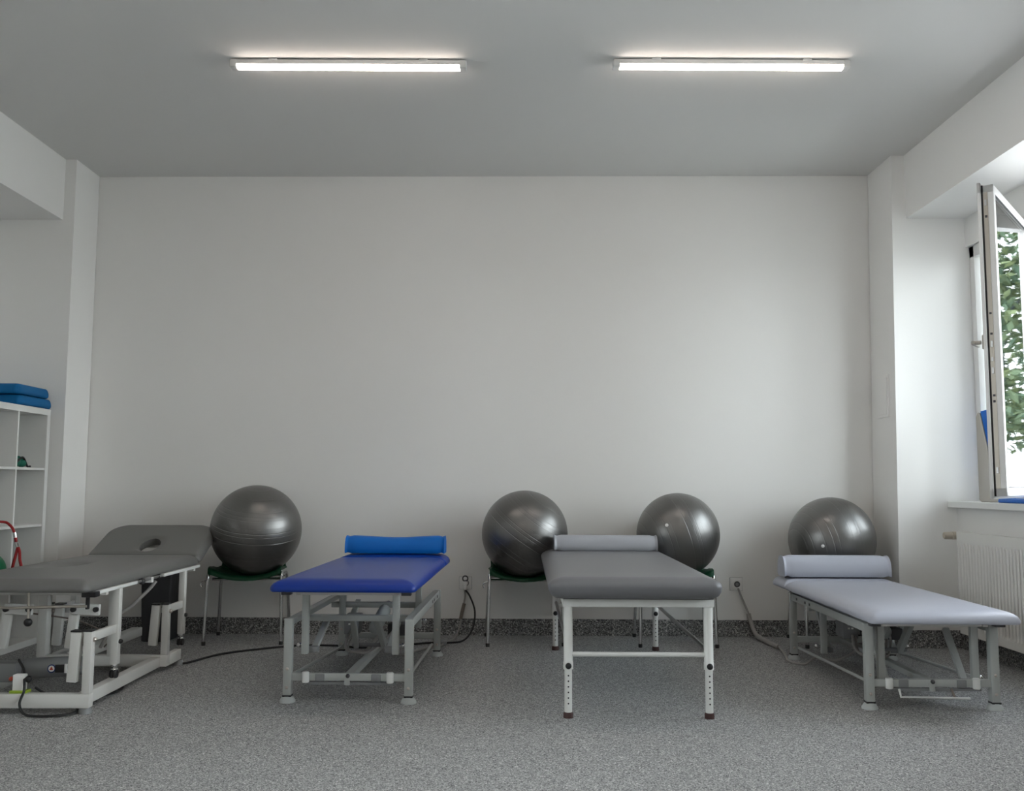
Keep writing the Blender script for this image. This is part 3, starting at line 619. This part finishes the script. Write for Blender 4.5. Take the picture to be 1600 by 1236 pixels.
# ------------------------------------------------------------------ cream framed couch at the left edge
def cream_couch():
    CX, FY = -2.18, 4.15
    t_ = thing('treatment_couch', 'charcoal padded treatment couch with raised head section and cream frame, far left', 'treatment couch', (CX + 0.035, FY + 0.05, 0))
    C = 'cream'
    P = lambda X, Y, z: (X - CX, Y - FY, z)
    def B(lo, hi, name, m=C, bev=0.003, par=None, lab=None):
        o = MB().box(P(*lo), P(*hi), m, bev).build(name, par or t_)
        if lab: tag(o, lab)
        return o
    # base frame
    B((-2.52, 4.15, 0.026), (-1.852, 4.195, 0.085), 'front_base_tube')
    B((-1.93, 4.205, 0.026), (-1.885, 5.10, 0.080), 'side_base_tube'); B((-2.475, 4.205, 0.026), (-2.43, 5.10, 0.080), 'side_base_tube')
    B((-2.50, 5.08, 0.028), (-1.850, 5.135, 0.085), 'rear_base_tube'); B((-1.886, 5.135, 0.028), (-1.848, 5.30, 0.085), 'rear_stub_tube'); B((-2.50, 5.135, 0.028), (-2.46, 5.32, 0.085), 'rear_stub_tube')
    B((-2.30, 4.9, 0.085), (-2.24, 5.75, 0.135), 'centre_tube')
    for (x, y) in ((-1.878, 4.178), (-2.47, 4.185), (-1.86, 5.29), (-2.47, 5.29)):
        tag(MB().lathe([(0.030, 0), (0.028, 0.012), (0.022, 0.027)], P(x, y, 0), 'midgrey', 18).build('foot', t_), 'grey rubber foot')
    for y0 in (4.15, 5.085):
        for x0_, x1_ in ((-1.888, -1.853), (-2.518, -2.483)):
            ps = B((x0_, y0 + 0.002, 0.085), (x1_, y0 + 0.044, 0.352), 'post')
            B((x0_ - 0.002, y0, 0.352), (x1_ + 0.002, y0 + 0.046, 0.358), 'post_cap', 'black', 0.0, ps, 'black plastic cap')
            tag(MB().lathe([(0.011, 0), (0.011, 0.008), (0.006, 0.014)], P(x1_, y0 + 0.027, 0.315), 'bolt', 12, 'X').build('pivot_bolt', ps), 'steel pivot bolt')
    # lifting links beside the posts
    for y0 in (4.15, 5.085):
        for xl in (-1.922, -2.438):
            MB().bar(P(xl - 0.014, y0 + 0.02, 0.135), P(xl, y0 + 0.02, 0.35), 0.044, 0.032, C, 0.003).box(P(xl - 0.023, y0, 0.35), P(xl + 0.022, y0 + 0.045, 0.357), 'black').build('lift_link', t_)
            MB().box(P(xl + 0.02, y0 + 0.03, 0.305), P(xl + 0.055, y0 + 0.045, 0.33), 'steel').build('link_pin', t_)
    for xa in (-1.876, -2.484):
        for ya in (4.19, 5.128): B((xa - 0.010, ya, 0.302), (xa + 0.010, ya + 0.27, 0.342), 'lift_arm')
    # legs with casters
    for ya in (4.47, 5.37):
        for xa in (-1.876, -2.484):
            lg = B((xa - 0.017, ya - 0.019, 0.155), (xa + 0.017, ya + 0.019, 0.506), 'leg')
            cs = MB().lathe([(0.015, 0.128), (0.017, 0.132), (0.015, 0.136), (0.017, 0.142), (0.015, 0.156)], P(xa, ya, 0), 'chrome', 16).build('caster_stem', lg); tag(cs, 'chrome caster stem')
            tag(MB().lathe([(0.006, -0.016), (0.017, -0.016), (0.019, -0.012), (0.019, -0.004), (0.012, 0.0), (0.019, 0.004), (0.019, 0.012), (0.017, 0.016), (0.006, 0.016)], P(xa, ya - 0.006, 0.111), 'rubber', 20, 'X').box(P(xa - 0.014, ya - 0.013, 0.114), P(xa + 0.014, ya + 0.013, 0.133), 'black', 0.006).build('caster', lg), 'black twin wheel caster')
            tag(MB().lathe([(0.010, 0), (0.012, 0.006), (0.008, 0.014)], P(xa + 0.017, ya, 0.26), 'black', 12, 'X').build('brake_knob', lg), 'black knob')
    # upper frame
    for xa in (-1.868, -2.498):
        B((xa - 0.012, 4.23, 0.506), (xa + 0.012, 4.66, 0.522), 'side_rail', 'white'); B((xa - 0.012, 5.02, 0.506), (xa + 0.012, 5.60, 0.522), 'side_rail', 'white')
        MB().tube([P(xa, 4.66, 0.513), P(xa, 5.02, 0.513)], 0.007, 'steel', 10).build('rail_rod', t_)
        tag(MB().sphere(P(xa, 4.74, 0.511), 0.017, 'black', 16, 10).build('rail_knob', t_), 'black ball knob')
        tag(MB().sphere(P(xa, 4.96, 0.510), 0.010, 'black', 12, 8).build('rail_stop', t_), 'small black stop')
    for ya in (4.30, 4.85, 5.50): B((-2.50, ya, 0.492), (-1.86, ya + 0.03, 0.521), 'cross_rail', 'cream')
    # scissor linkage seen under the pad
    for xa in (-2.05, -2.36):
        MB().bar(P(xa + 0.005, 4.38, 0.422), P(xa + 0.132, 4.38, 0.417), 0.02, 0.05, 'white', 0.004).build('linkage_plate', t_)
        MB().bar(P(xa - 0.01, 4.40, 0.24), P(xa + 0.01, 4.40, 0.42), 0.042, 0.03, 'cream', 0.004).build('linkage_post', t_)
        for dx in (0.016, 0.120): tag(MB().lathe([(0.012, -0.014), (0.012, 0)], P(xa + dx, 4.37, 0.420), 'black', 12, 'Y').build('linkage_bolt', t_), 'black bolt')
    B((-2.03, 4.74, 0.14), (-1.985, 4.79, 0.482), 'inner_post'); B((-2.38, 4.74, 0.14), (-2.335, 4.79, 0.482), 'inner_post')
    B((-2.38, 4.745, 0.10), (-1.985, 4.785, 0.145), 'inner_cross_tube')
    # motor with its round badge and black label, control box
    mo = MB().tube([P(-2.320, 4.42, 0.135), P(-2.290, 4.42, 0.14), P(-2.260, 4.42, 0.145), P(-2.050, 4.42, 0.155), P(-1.990, 4.42, 0.16), P(-1.970, 4.42, 0.16)], [0.030, 0.040, 0.046, 0.046, 0.040, 0.022], 'midgrey', 24)
    mob = mo.build('motor', t_)
    bd = MB(); yb = 4.372
    bd.lathe([(0.019, -0.001), (0.019, -0.003)], P(-2.125, yb + 0.003, 0.152), 'navy', 24, 'Y').lathe([(0.014, -0.003), (0.014, -0.0042)], P(-2.125, yb + 0.003, 0.152), 'whiteplastic', 24, 'Y')
    bd.prism([(-0.009, -0.006), (0.009, -0.006), (0.001, 0.010)], (0, -0.002, 0), 'redprint', origin=P(-2.125, yb - 0.0008, 0.152))
    tag(bd.build('badge', mob, 0), 'round blue and white badge with red triangle')
    tag(MB().box(P(-2.108, yb - 0.002, 0.135), P(-2.068, yb + 0.012, 0.170), 'black', 0.001).box(P(-2.066, yb - 0.001, 0.132), P(-2.054, yb + 0.012, 0.173), 'whiteplastic', 0.001).build('label_plate', mob), 'black and white label')
    tag(B((-2.50, 4.32, 0.10), (-2.265, 4.40, 0.185), 'control_box', 'midgrey', 0.006), 'grey control box')
    cn = B((-2.195, 4.165, 0.095), (-2.145, 4.20, 0.165), 'connector', 'whiteplastic', 0.004); tag(cn, 'white connector block')
    tag(MB().box(P(-2.205, 4.16, 0.086), P(-2.130, 4.205, 0.098), 'yellowgreen', 0.002).build('earth_strap', cn), 'yellow green stripe')
    tag(MB().sphere(P(-2.130, 4.175, 0.145), 0.015, 'black', 14, 9).sphere(P(-2.208, 4.18, 0.145), 0.010, 'redprint', 12, 8).build('screw_knob', cn), 'black knob')
    cb = MB()
    cb.tube(spline([P(-2.240, 4.30, 0.205), P(-2.190, 4.25, 0.17), P(-2.140, 4.16, 0.14), P(-2.130, 4.14, 0.10), P(-2.140, 4.128, 0.05), P(-2.110, 4.11, 0.012), P(-2.040, 4.09, 0.008), P(-1.940, 4.11, 0.008), P(-1.910, 4.17, 0.010), P(-1.970, 4.28, 0.010), P(-2.060, 4.36, 0.010)]), 0.0055, 'rubber', 8)
    cb.tube(spline([P(-2.130, 4.24, 0.095), P(-2.090, 4.30, 0.05), P(-1.990, 4.42, 0.012), P(-1.900, 4.55, 0.010), P(-1.930, 4.70, 0.010), P(-2.020, 4.62, 0.010), P(-2.040, 4.48, 0.010), P(-1.990, 4.40, 0.012), P(-1.910, 4.36, 0.012)]), 0.0055, 'rubber', 8)
    tag(cb.build('cable', t_), 'black looped cable')
    # hand rod and release lever
    tag(MB().tube([P(-2.50, 4.15, 0.462), P(-2.2, 4.135, 0.456), P(-1.880, 4.155, 0.462)], 0.006, 'gear', 10).build('hand_rod', t_), 'brown metal rod')
    tag(MB().box(P(-1.898, 4.135, 0.502), P(-1.838, 4.185, 0.524), 'black', 0.002).box(P(-1.888, 4.155, 0.448), P(-1.876, 4.175, 0.504), 'black', 0.002).build('rod_bracket', t_), 'black bracket')
    tag(MB().tube([P(-2.135, 4.15, 0.521), P(-2.132, 4.15, 0.402)], 0.005, 'gear', 10).sphere(P(-2.132, 4.15, 0.392), 0.018, 'black', 16, 10).build('release_lever', t_), 'rod with black ball knob')
    tag(MB().tube(spline([P(-2.50, 4.75, 0.36), P(-2.30, 4.85, 0.315), P(-2.22, 4.88, 0.29), P(-2.12, 5.0, 0.20), P(-2.16, 5.02, 0.14)]), 0.004, 'cordbrown', 8).build('bowden_cable', t_), 'thin brown cable')
    tag(MB().tube(spline([P(-1.90, 5.02, 0.485), P(-1.93, 5.0, 0.44), P(-2.00, 4.95, 0.36), P(-2.06, 4.93, 0.31), P(-2.15, 4.95, 0.15)]), 0.009, 'cordgrey', 10).build('hose', t_), 'grey flexible hose')
    # pads
    mb = MB(); cushion(mb, 0.68, 1.49, 0.058, (0.03, 0.03, 0.03, 0.03), 0.055, 'vgrey', 0, 0.004, under=0.25, dent=(-0.13, 0.05, 0.10, 0.19, 0.030), rings=44)
    o = mb.build('seat_section', t_, 60); o.location = P(-2.202, 4.855, 0.523)
    mb = MB(); cushion(mb, 0.68, 0.44, 0.055, (0.03, 0.03, 0.13, 0.13), 0.035, 'vgrey', 0, 0.003, under=0.4, rings=14, hole=(0.0, -0.075, 0.058, 0.090, 1.25))
    hd_ = mb.build('head_section', t_, 60)
    a = math.radians(23.5); hd_.rotation_euler = (a, 0, 0)
    hd_.location = P(-2.202, 5.612 + 0.22 * math.cos(a), 0.522 + 0.22 * math.sin(a))
    tag(MB().sphere((0.05, 0.0, -0.045), 0.014, 'black', 14, 9).tube([(0.05, 0.0, -0.045), (0.06, 0.045, -0.017)], 0.005, 'steel', 8).box((-0.12, 0.045, -0.03), (0.12, 0.065, -0.002), C, 0.002).build('head_bar', hd_), 'cream bar with black knob')
    return t_
cream_couch()

# dark bin standing behind the left couch
bn = MB(); bn.prism([(-0.085, 0.0), (0.085, 0.0), (0.10, 0.47), (-0.10, 0.47)], (0, 0.20, 0), 'darkgrey', bev=0.012)
bn.box((-0.108, -0.01, 0.44), (0.108, 0.21, 0.475), 'darkgrey', 0.008)
o = bn.build('waste_bin'); o.location = (-2.235, 6.08, 0.0); tag(o, 'dark grey bin on the floor behind the raised head of the left couch', 'bin')

# ------------------------------------------------------------------ sockets and cords
def socket(x, z, label, lp=0.083):
    t_ = thing('wall_socket', label, 'socket', (x, by(x), z), -0.0188, 'wall sockets')
    MB().box((-lp / 2 - 0.0015, -0.003, -lp / 2 - 0.0015), (lp / 2 + 0.0015, 0.0, lp / 2 + 0.0015), 'midgrey').box((-lp / 2, -0.010, -lp / 2), (lp / 2, -0.002, lp / 2), 'whiteplastic', 0.003).box((-lp / 2 + 0.010, -0.0125, -lp / 2 + 0.010), (lp / 2 - 0.010, -0.004, lp / 2 - 0.010), 'whiteplastic', 0.002).build('plate', t_)  # mid grey box behind the plate puts its shadow outline into the colour
    tag(MB().lathe([(0.020, -0.0137), (0.020, -0.0115)], (0.004, 0, 0), 'darkgrey', 24, 'Y').lathe([(0.011, -0.0142), (0.011, -0.0135)], (0.004, 0, 0), 'midgrey', 20, 'Y').build('socket_well', t_), 'dark round socket')
    return t_
socket(1.525, 0.343, 'white wall socket right of the slate grey couch')
socket(-0.282, 0.343, 'pale wall socket with plugs between the blue couch and chair', 0.08)
def cord(pts, rad, m, label, extra=None, name='power_cord'):
    t_ = thing(name, label, 'cord', pts[0])
    o0 = Vector(pts[0]); MB().tube([p - o0 for p in spline(pts)], rad, m, 8).build('cable', t_)
    if extra: extra(t_, o0)
    return t_
# black cord: from the left couch along the floor to the socket
def plug_black(t_, o0):
    p = Vector((-0.282, by(-0.28) - 0.012, 0.343)) - o0
    tag(MB().tube([p, p + Vector((0, -0.035, -0.002))], [0.018, 0.016], 'whiteplastic', 16).tube([p + Vector((0, -0.03, -0.004)), p + Vector((0.001, -0.042, -0.04))], [0.013, 0.007], 'whiteplastic', 12).build('plug', t_), 'pale plug')
    tag(MB().tube([p + Vector((-0.0, -0.028, 0.032)) + Vector((0.017 * math.cos(q), 0, 0.017 * math.sin(q))) for q in [2 * PI * k / 20 for k in range(21)]], 0.0045, 'darkgrey', 8).build('pull_ring', t_), 'dark pull ring')
cord([(-1.93, 5.30, 0.02), (-1.84, 5.34, 0.007), (-1.78, 5.36, 0.007), (-1.68, 5.62, 0.007), (-1.50, 5.80, 0.007), (-1.28, 5.93, 0.007), (-1.05, 5.93, 0.007), (-0.90, 5.86, 0.007), (-0.72, 5.90, 0.007), (-0.52, 6.03, 0.007), (-0.38, 6.04, 0.007), (-0.28, 6.10, 0.012), (-0.225, 6.22, 0.07), (-0.215, 6.30, 0.17), (-0.25, 6.345, 0.26), (-0.28, 6.352, 0.30)],
     0.006, 'rubber', 'black power cord from the left couch along the floor to the wall socket', plug_black)
def sleeve_a(t_, o0):
    tag(MB().tube([Vector(p) - o0 for p in spline([(-0.288, 6.372, 0.21), (-0.300, 6.365, 0.16), (-0.310, 6.355, 0.11)])], 0.012, 'cordbrown', 10).build('cable_sleeve', t_), 'taupe sleeve')
    tag(MB().box(Vector((-0.43, 5.97, 0.002)) - o0, Vector((-0.38, 6.05, 0.03)) - o0, 'midgrey', 0.006).build('inline_switch', t_), 'dark inline switch')
cord([(-0.286, 6.380, 0.30), (-0.284, 6.374, 0.25), (-0.300, 6.365, 0.16), (-0.312, 6.345, 0.08), (-0.34, 6.22, 0.011), (-0.38, 6.06, 0.010), (-0.42, 5.92, 0.008), (-0.52, 5.80, 0.008), (-0.60, 5.62, 0.008), (-0.64, 5.45, 0.05), (-0.62, 5.30, 0.18)],
     0.006, 'cordgrey', 'grey cord from the wall socket down to the blue couch', sleeve_a)
def sleeve_b(t_, o0):
    tag(MB().tube([Vector(p) - o0 for p in spline([(1.595, 6.325, 0.155), (1.605, 6.31, 0.10), (1.615, 6.22, 0.035), (1.64, 6.02, 0.017), (1.66, 5.86, 0.017)])], 0.014, 'cordgrey', 10).build('cable_sleeve', t_), 'thick grey sleeve')
cord([(1.535, by(1.53) - 0.012, 0.318), (1.555, 6.345, 0.26), (1.595, 6.325, 0.155), (1.605, 6.31, 0.10), (1.615, 6.22, 0.035), (1.64, 6.02, 0.017), (1.66, 5.86, 0.017), (1.63, 5.62, 0.008), (1.60, 5.45, 0.008), (1.66, 5.36, 0.008), (1.74, 5.42, 0.03), (1.86, 5.38, 0.03), (1.97, 5.30, 0.12), (2.0, 5.2, 0.19)],
     0.0065, 'cordgrey', 'grey cord with thick sleeve from the right socket to the lavender couch', sleeve_b)

# ------------------------------------------------------------------ radiator
rd = thing('radiator', 'white ribbed panel radiator under the window', 'radiator', (2.76, 4.95, 0.0))
RL, RZ0, RZ1 = 1.80, 0.125, 0.725; y1 = 5.72 - 4.95; y0 = y1 - RL
pn = MB()
prof = []; nr = int(RL / 0.034)
ii = pn.mi('rad')
xs = -0.045
cols = []
for k in range(nr):
    ya = y0 + RL * k / nr; s_ = RL / nr
    for (f_, dx) in ((0.0, 0.0), (0.40, 0.0), (0.52, -0.0075), (0.88, -0.0075), (1.0, 0.0)): 
        if f_ == 1.0 and k < nr - 1: continue
        cols.append((ya + f_ * s_, dx))
zs = [(RZ0, 0), (RZ0 + 0.045, 0), (RZ0 + 0.06, 1), (RZ1 - 0.075, 1), (RZ1 - 0.06, 0), (RZ1, 0)]
grid = [[pn.bm.verts.new((xs + dx * on + (-0.0075 if not on else 0), y, z)) for (y, dx) in cols] for z, on in zs]
for a, b in zip(grid, grid[1:]):
    for k in range(len(cols) - 1): pn.bm.faces.new((a[k], a[k + 1], b[k + 1], b[k])).material_index = ii
pn.box((xs, y0, RZ0), (xs + 0.012, y1, RZ1), 'rad')
pn.build('front_panel', rd, 40)
MB().box((0.02, y0 + 0.01, RZ0 + 0.005), (0.032, y1 - 0.01, RZ1 - 0.005), 'rad').build('rear_panel', rd, 0)
gr = MB()
for k in range(60): yk = y0 + 0.02 + k * (RL - 0.04) / 60; gr.box((-0.03, yk, RZ1 - 0.012), (0.02, yk + 0.015, RZ1 - 0.004), 'rad')
gr.box((-0.033, y0, RZ0), (0.03, y0 + 0.003, RZ1), 'rad').box((-0.033, y1 - 0.003, RZ0), (0.03, y1, RZ1), 'rad').build('grille', rd, 0)
vl = MB().tube([(-0.012, y1 - 0.002, 0.700), (-0.012, y1 + 0.045, 0.700)], 0.012, 'steel', 14).tube([(-0.012, y1 + 0.04, 0.64), (-0.012, y1 + 0.04, 0.715)], 0.010, 'steel', 14).tube([(0.005, y1 + 0.04, 0.700), (-0.034, y1 + 0.04, 0.700)], 0.017, 'black', 16)
vl.lathe([(0.020, 0.0), (0.024, -0.006), (0.024, -0.028), (0.021, -0.032), (0.0235, -0.036), (0.0215, -0.075), (0.018, -0.080)], (-0.030, y1 + 0.04, 0.700), 'brass', 20, 'X')
tag(vl.build('thermostat_valve', rd), 'beige thermostat valve')
for yk in (y0 + 0.3, y1 - 0.3): MB().box((0.03, yk - 0.015, RZ0 + 0.05), (0.061, yk + 0.015, RZ1 - 0.05), 'steel').build('bracket', rd, 0)

# ------------------------------------------------------------------ things on the sill
ex, eb = Vector((0.68, -0.73, 0)).normalized(), Vector((0.73, 0.68, 0)).normalized()
wt = thing('wedge_cushion', 'beige and blue wedge cushion standing upright on the window sill', 'cushion', (2.795, 5.60, 0.9055))
poly = [(0.0, 0.012), (0.012, 0.0), (0.115, 0.0), (0.103, 0.06), (0.028, 0.51), (0.020, 0.532), (0.010, 0.530), (0.0, 0.505)]
MB().prism(poly, eb * 0.13, 'beige', ex=ex, ey=(0, 0, 1), bev=0.006).build('cover', wt, 50)
face = MB().prism([(0.117, 0.0), (0.185, 0.0), (0.150, 0.50), (0.130, 0.538), (0.060, 0.545), (0.026, 0.538), (0.031, 0.51), (0.106, 0.06)], eb * 0.125, 'blueface', origin=eb * 0.0005, ex=ex, ey=(0, 0, 1), bev=0.004)
tag(face.build('blue_side', wt, 50), 'bright blue sloping side')
mb = MB(); cushion(mb, 0.135, 0.55, 0.024, (0.02,) * 4, 0.008, 'blueface', 0, 0.001, under=1.0)
o = mb.build('folded_mat'); o.location = (2.85, 5.10, 0.9055); tag(o, 'thin blue mat lying on the window sill under the open window', 'mat')

# ------------------------------------------------------------------ outside
structure(MB().box((3.35, -30, 0.55), (70, 70, 0.70), 'ground').build('ground', smooth=0))
def tree(loc, h_, cw, n, label, seed, trunk_r=0.09, base=1.6):
    R_ = random.Random(seed); t_ = thing('tree', label, 'tree', loc)
    tk = MB(); tk.tube(spline([(0, 0, 0), (0.08, 0.05, h_ * 0.2), (-0.06, 0.02, h_ * 0.45), (0.05, 0.0, h_ * 0.8)]), [trunk_r * (1 - 0.75 * k / 24) for k in range(25)], 'bark', 10)
    for k in range(7):
        a = k * 2.4; z = base * 0.9 + k * (h_ - base) * 0.11; L = cw * 0.7
        tk.tube(spline([(0, 0, z), (math.cos(a) * L * .5, math.sin(a) * L * .5, z + 0.35), (math.cos(a) * L, math.sin(a) * L, z + 0.6)]), [0.035 * (1 - 0.7 * q / 16) for q in range(17)], 'bark', 7)
    tk.build('trunk', t_)
    fo = MB(); ii = fo.mi('leaf'); clumps = []
    for k in range(34):
        f_ = R_.random(); z = base + (h_ - base) * f_; rad_ = cw * (0.35 + 0.75 * math.sin(PI * min(1, f_ * 0.8 + 0.2))) * math.sqrt(R_.random()); a = R_.random() * 2 * PI
        clumps.append((Vector((math.cos(a) * rad_, math.sin(a) * rad_, z)), 0.35 + 0.3 * R_.random()))
    for k in range(n):
        c_, s_ = R_.choice(clumps); v = Vector((R_.gauss(0, 1), R_.gauss(0, 1), R_.gauss(0, .55))) * s_ * 0.75; p = c_ + v
        q = Euler((R_.uniform(-1, 1), R_.uniform(-1, 1), R_.uniform(0, 6.3))).to_matrix(); L = 0.075 + 0.06 * R_.random()
        f = fo.bm.faces.new([fo.bm.verts.new(p + q @ Vector(e_)) for e_ in ((-L, 0, 0), (0, -L * .45, 0.01), (L, 0, 0), (0, L * .45, 0.01))]); f.material_index = ii
    fo.build('foliage', t_, 0)
    return t_
tree((8.72, 16.1, 0.70), 5.6, 1.35, 7000, 'leafy green tree with thin trunk outside the window', 3, 0.07, 1.35)
tree((12.2, 13.0, 0.70), 5.6, 1.9, 6000, 'broad leafy green tree close to the building, mirrored in the open window', 9, 0.08, 1.2)
tree((12.9, 22.0, 0.70), 6.4, 2.4, 5200, 'pale green tree farther off outside the window, behind the thin-trunked tree', 5, 0.10, 1.8)
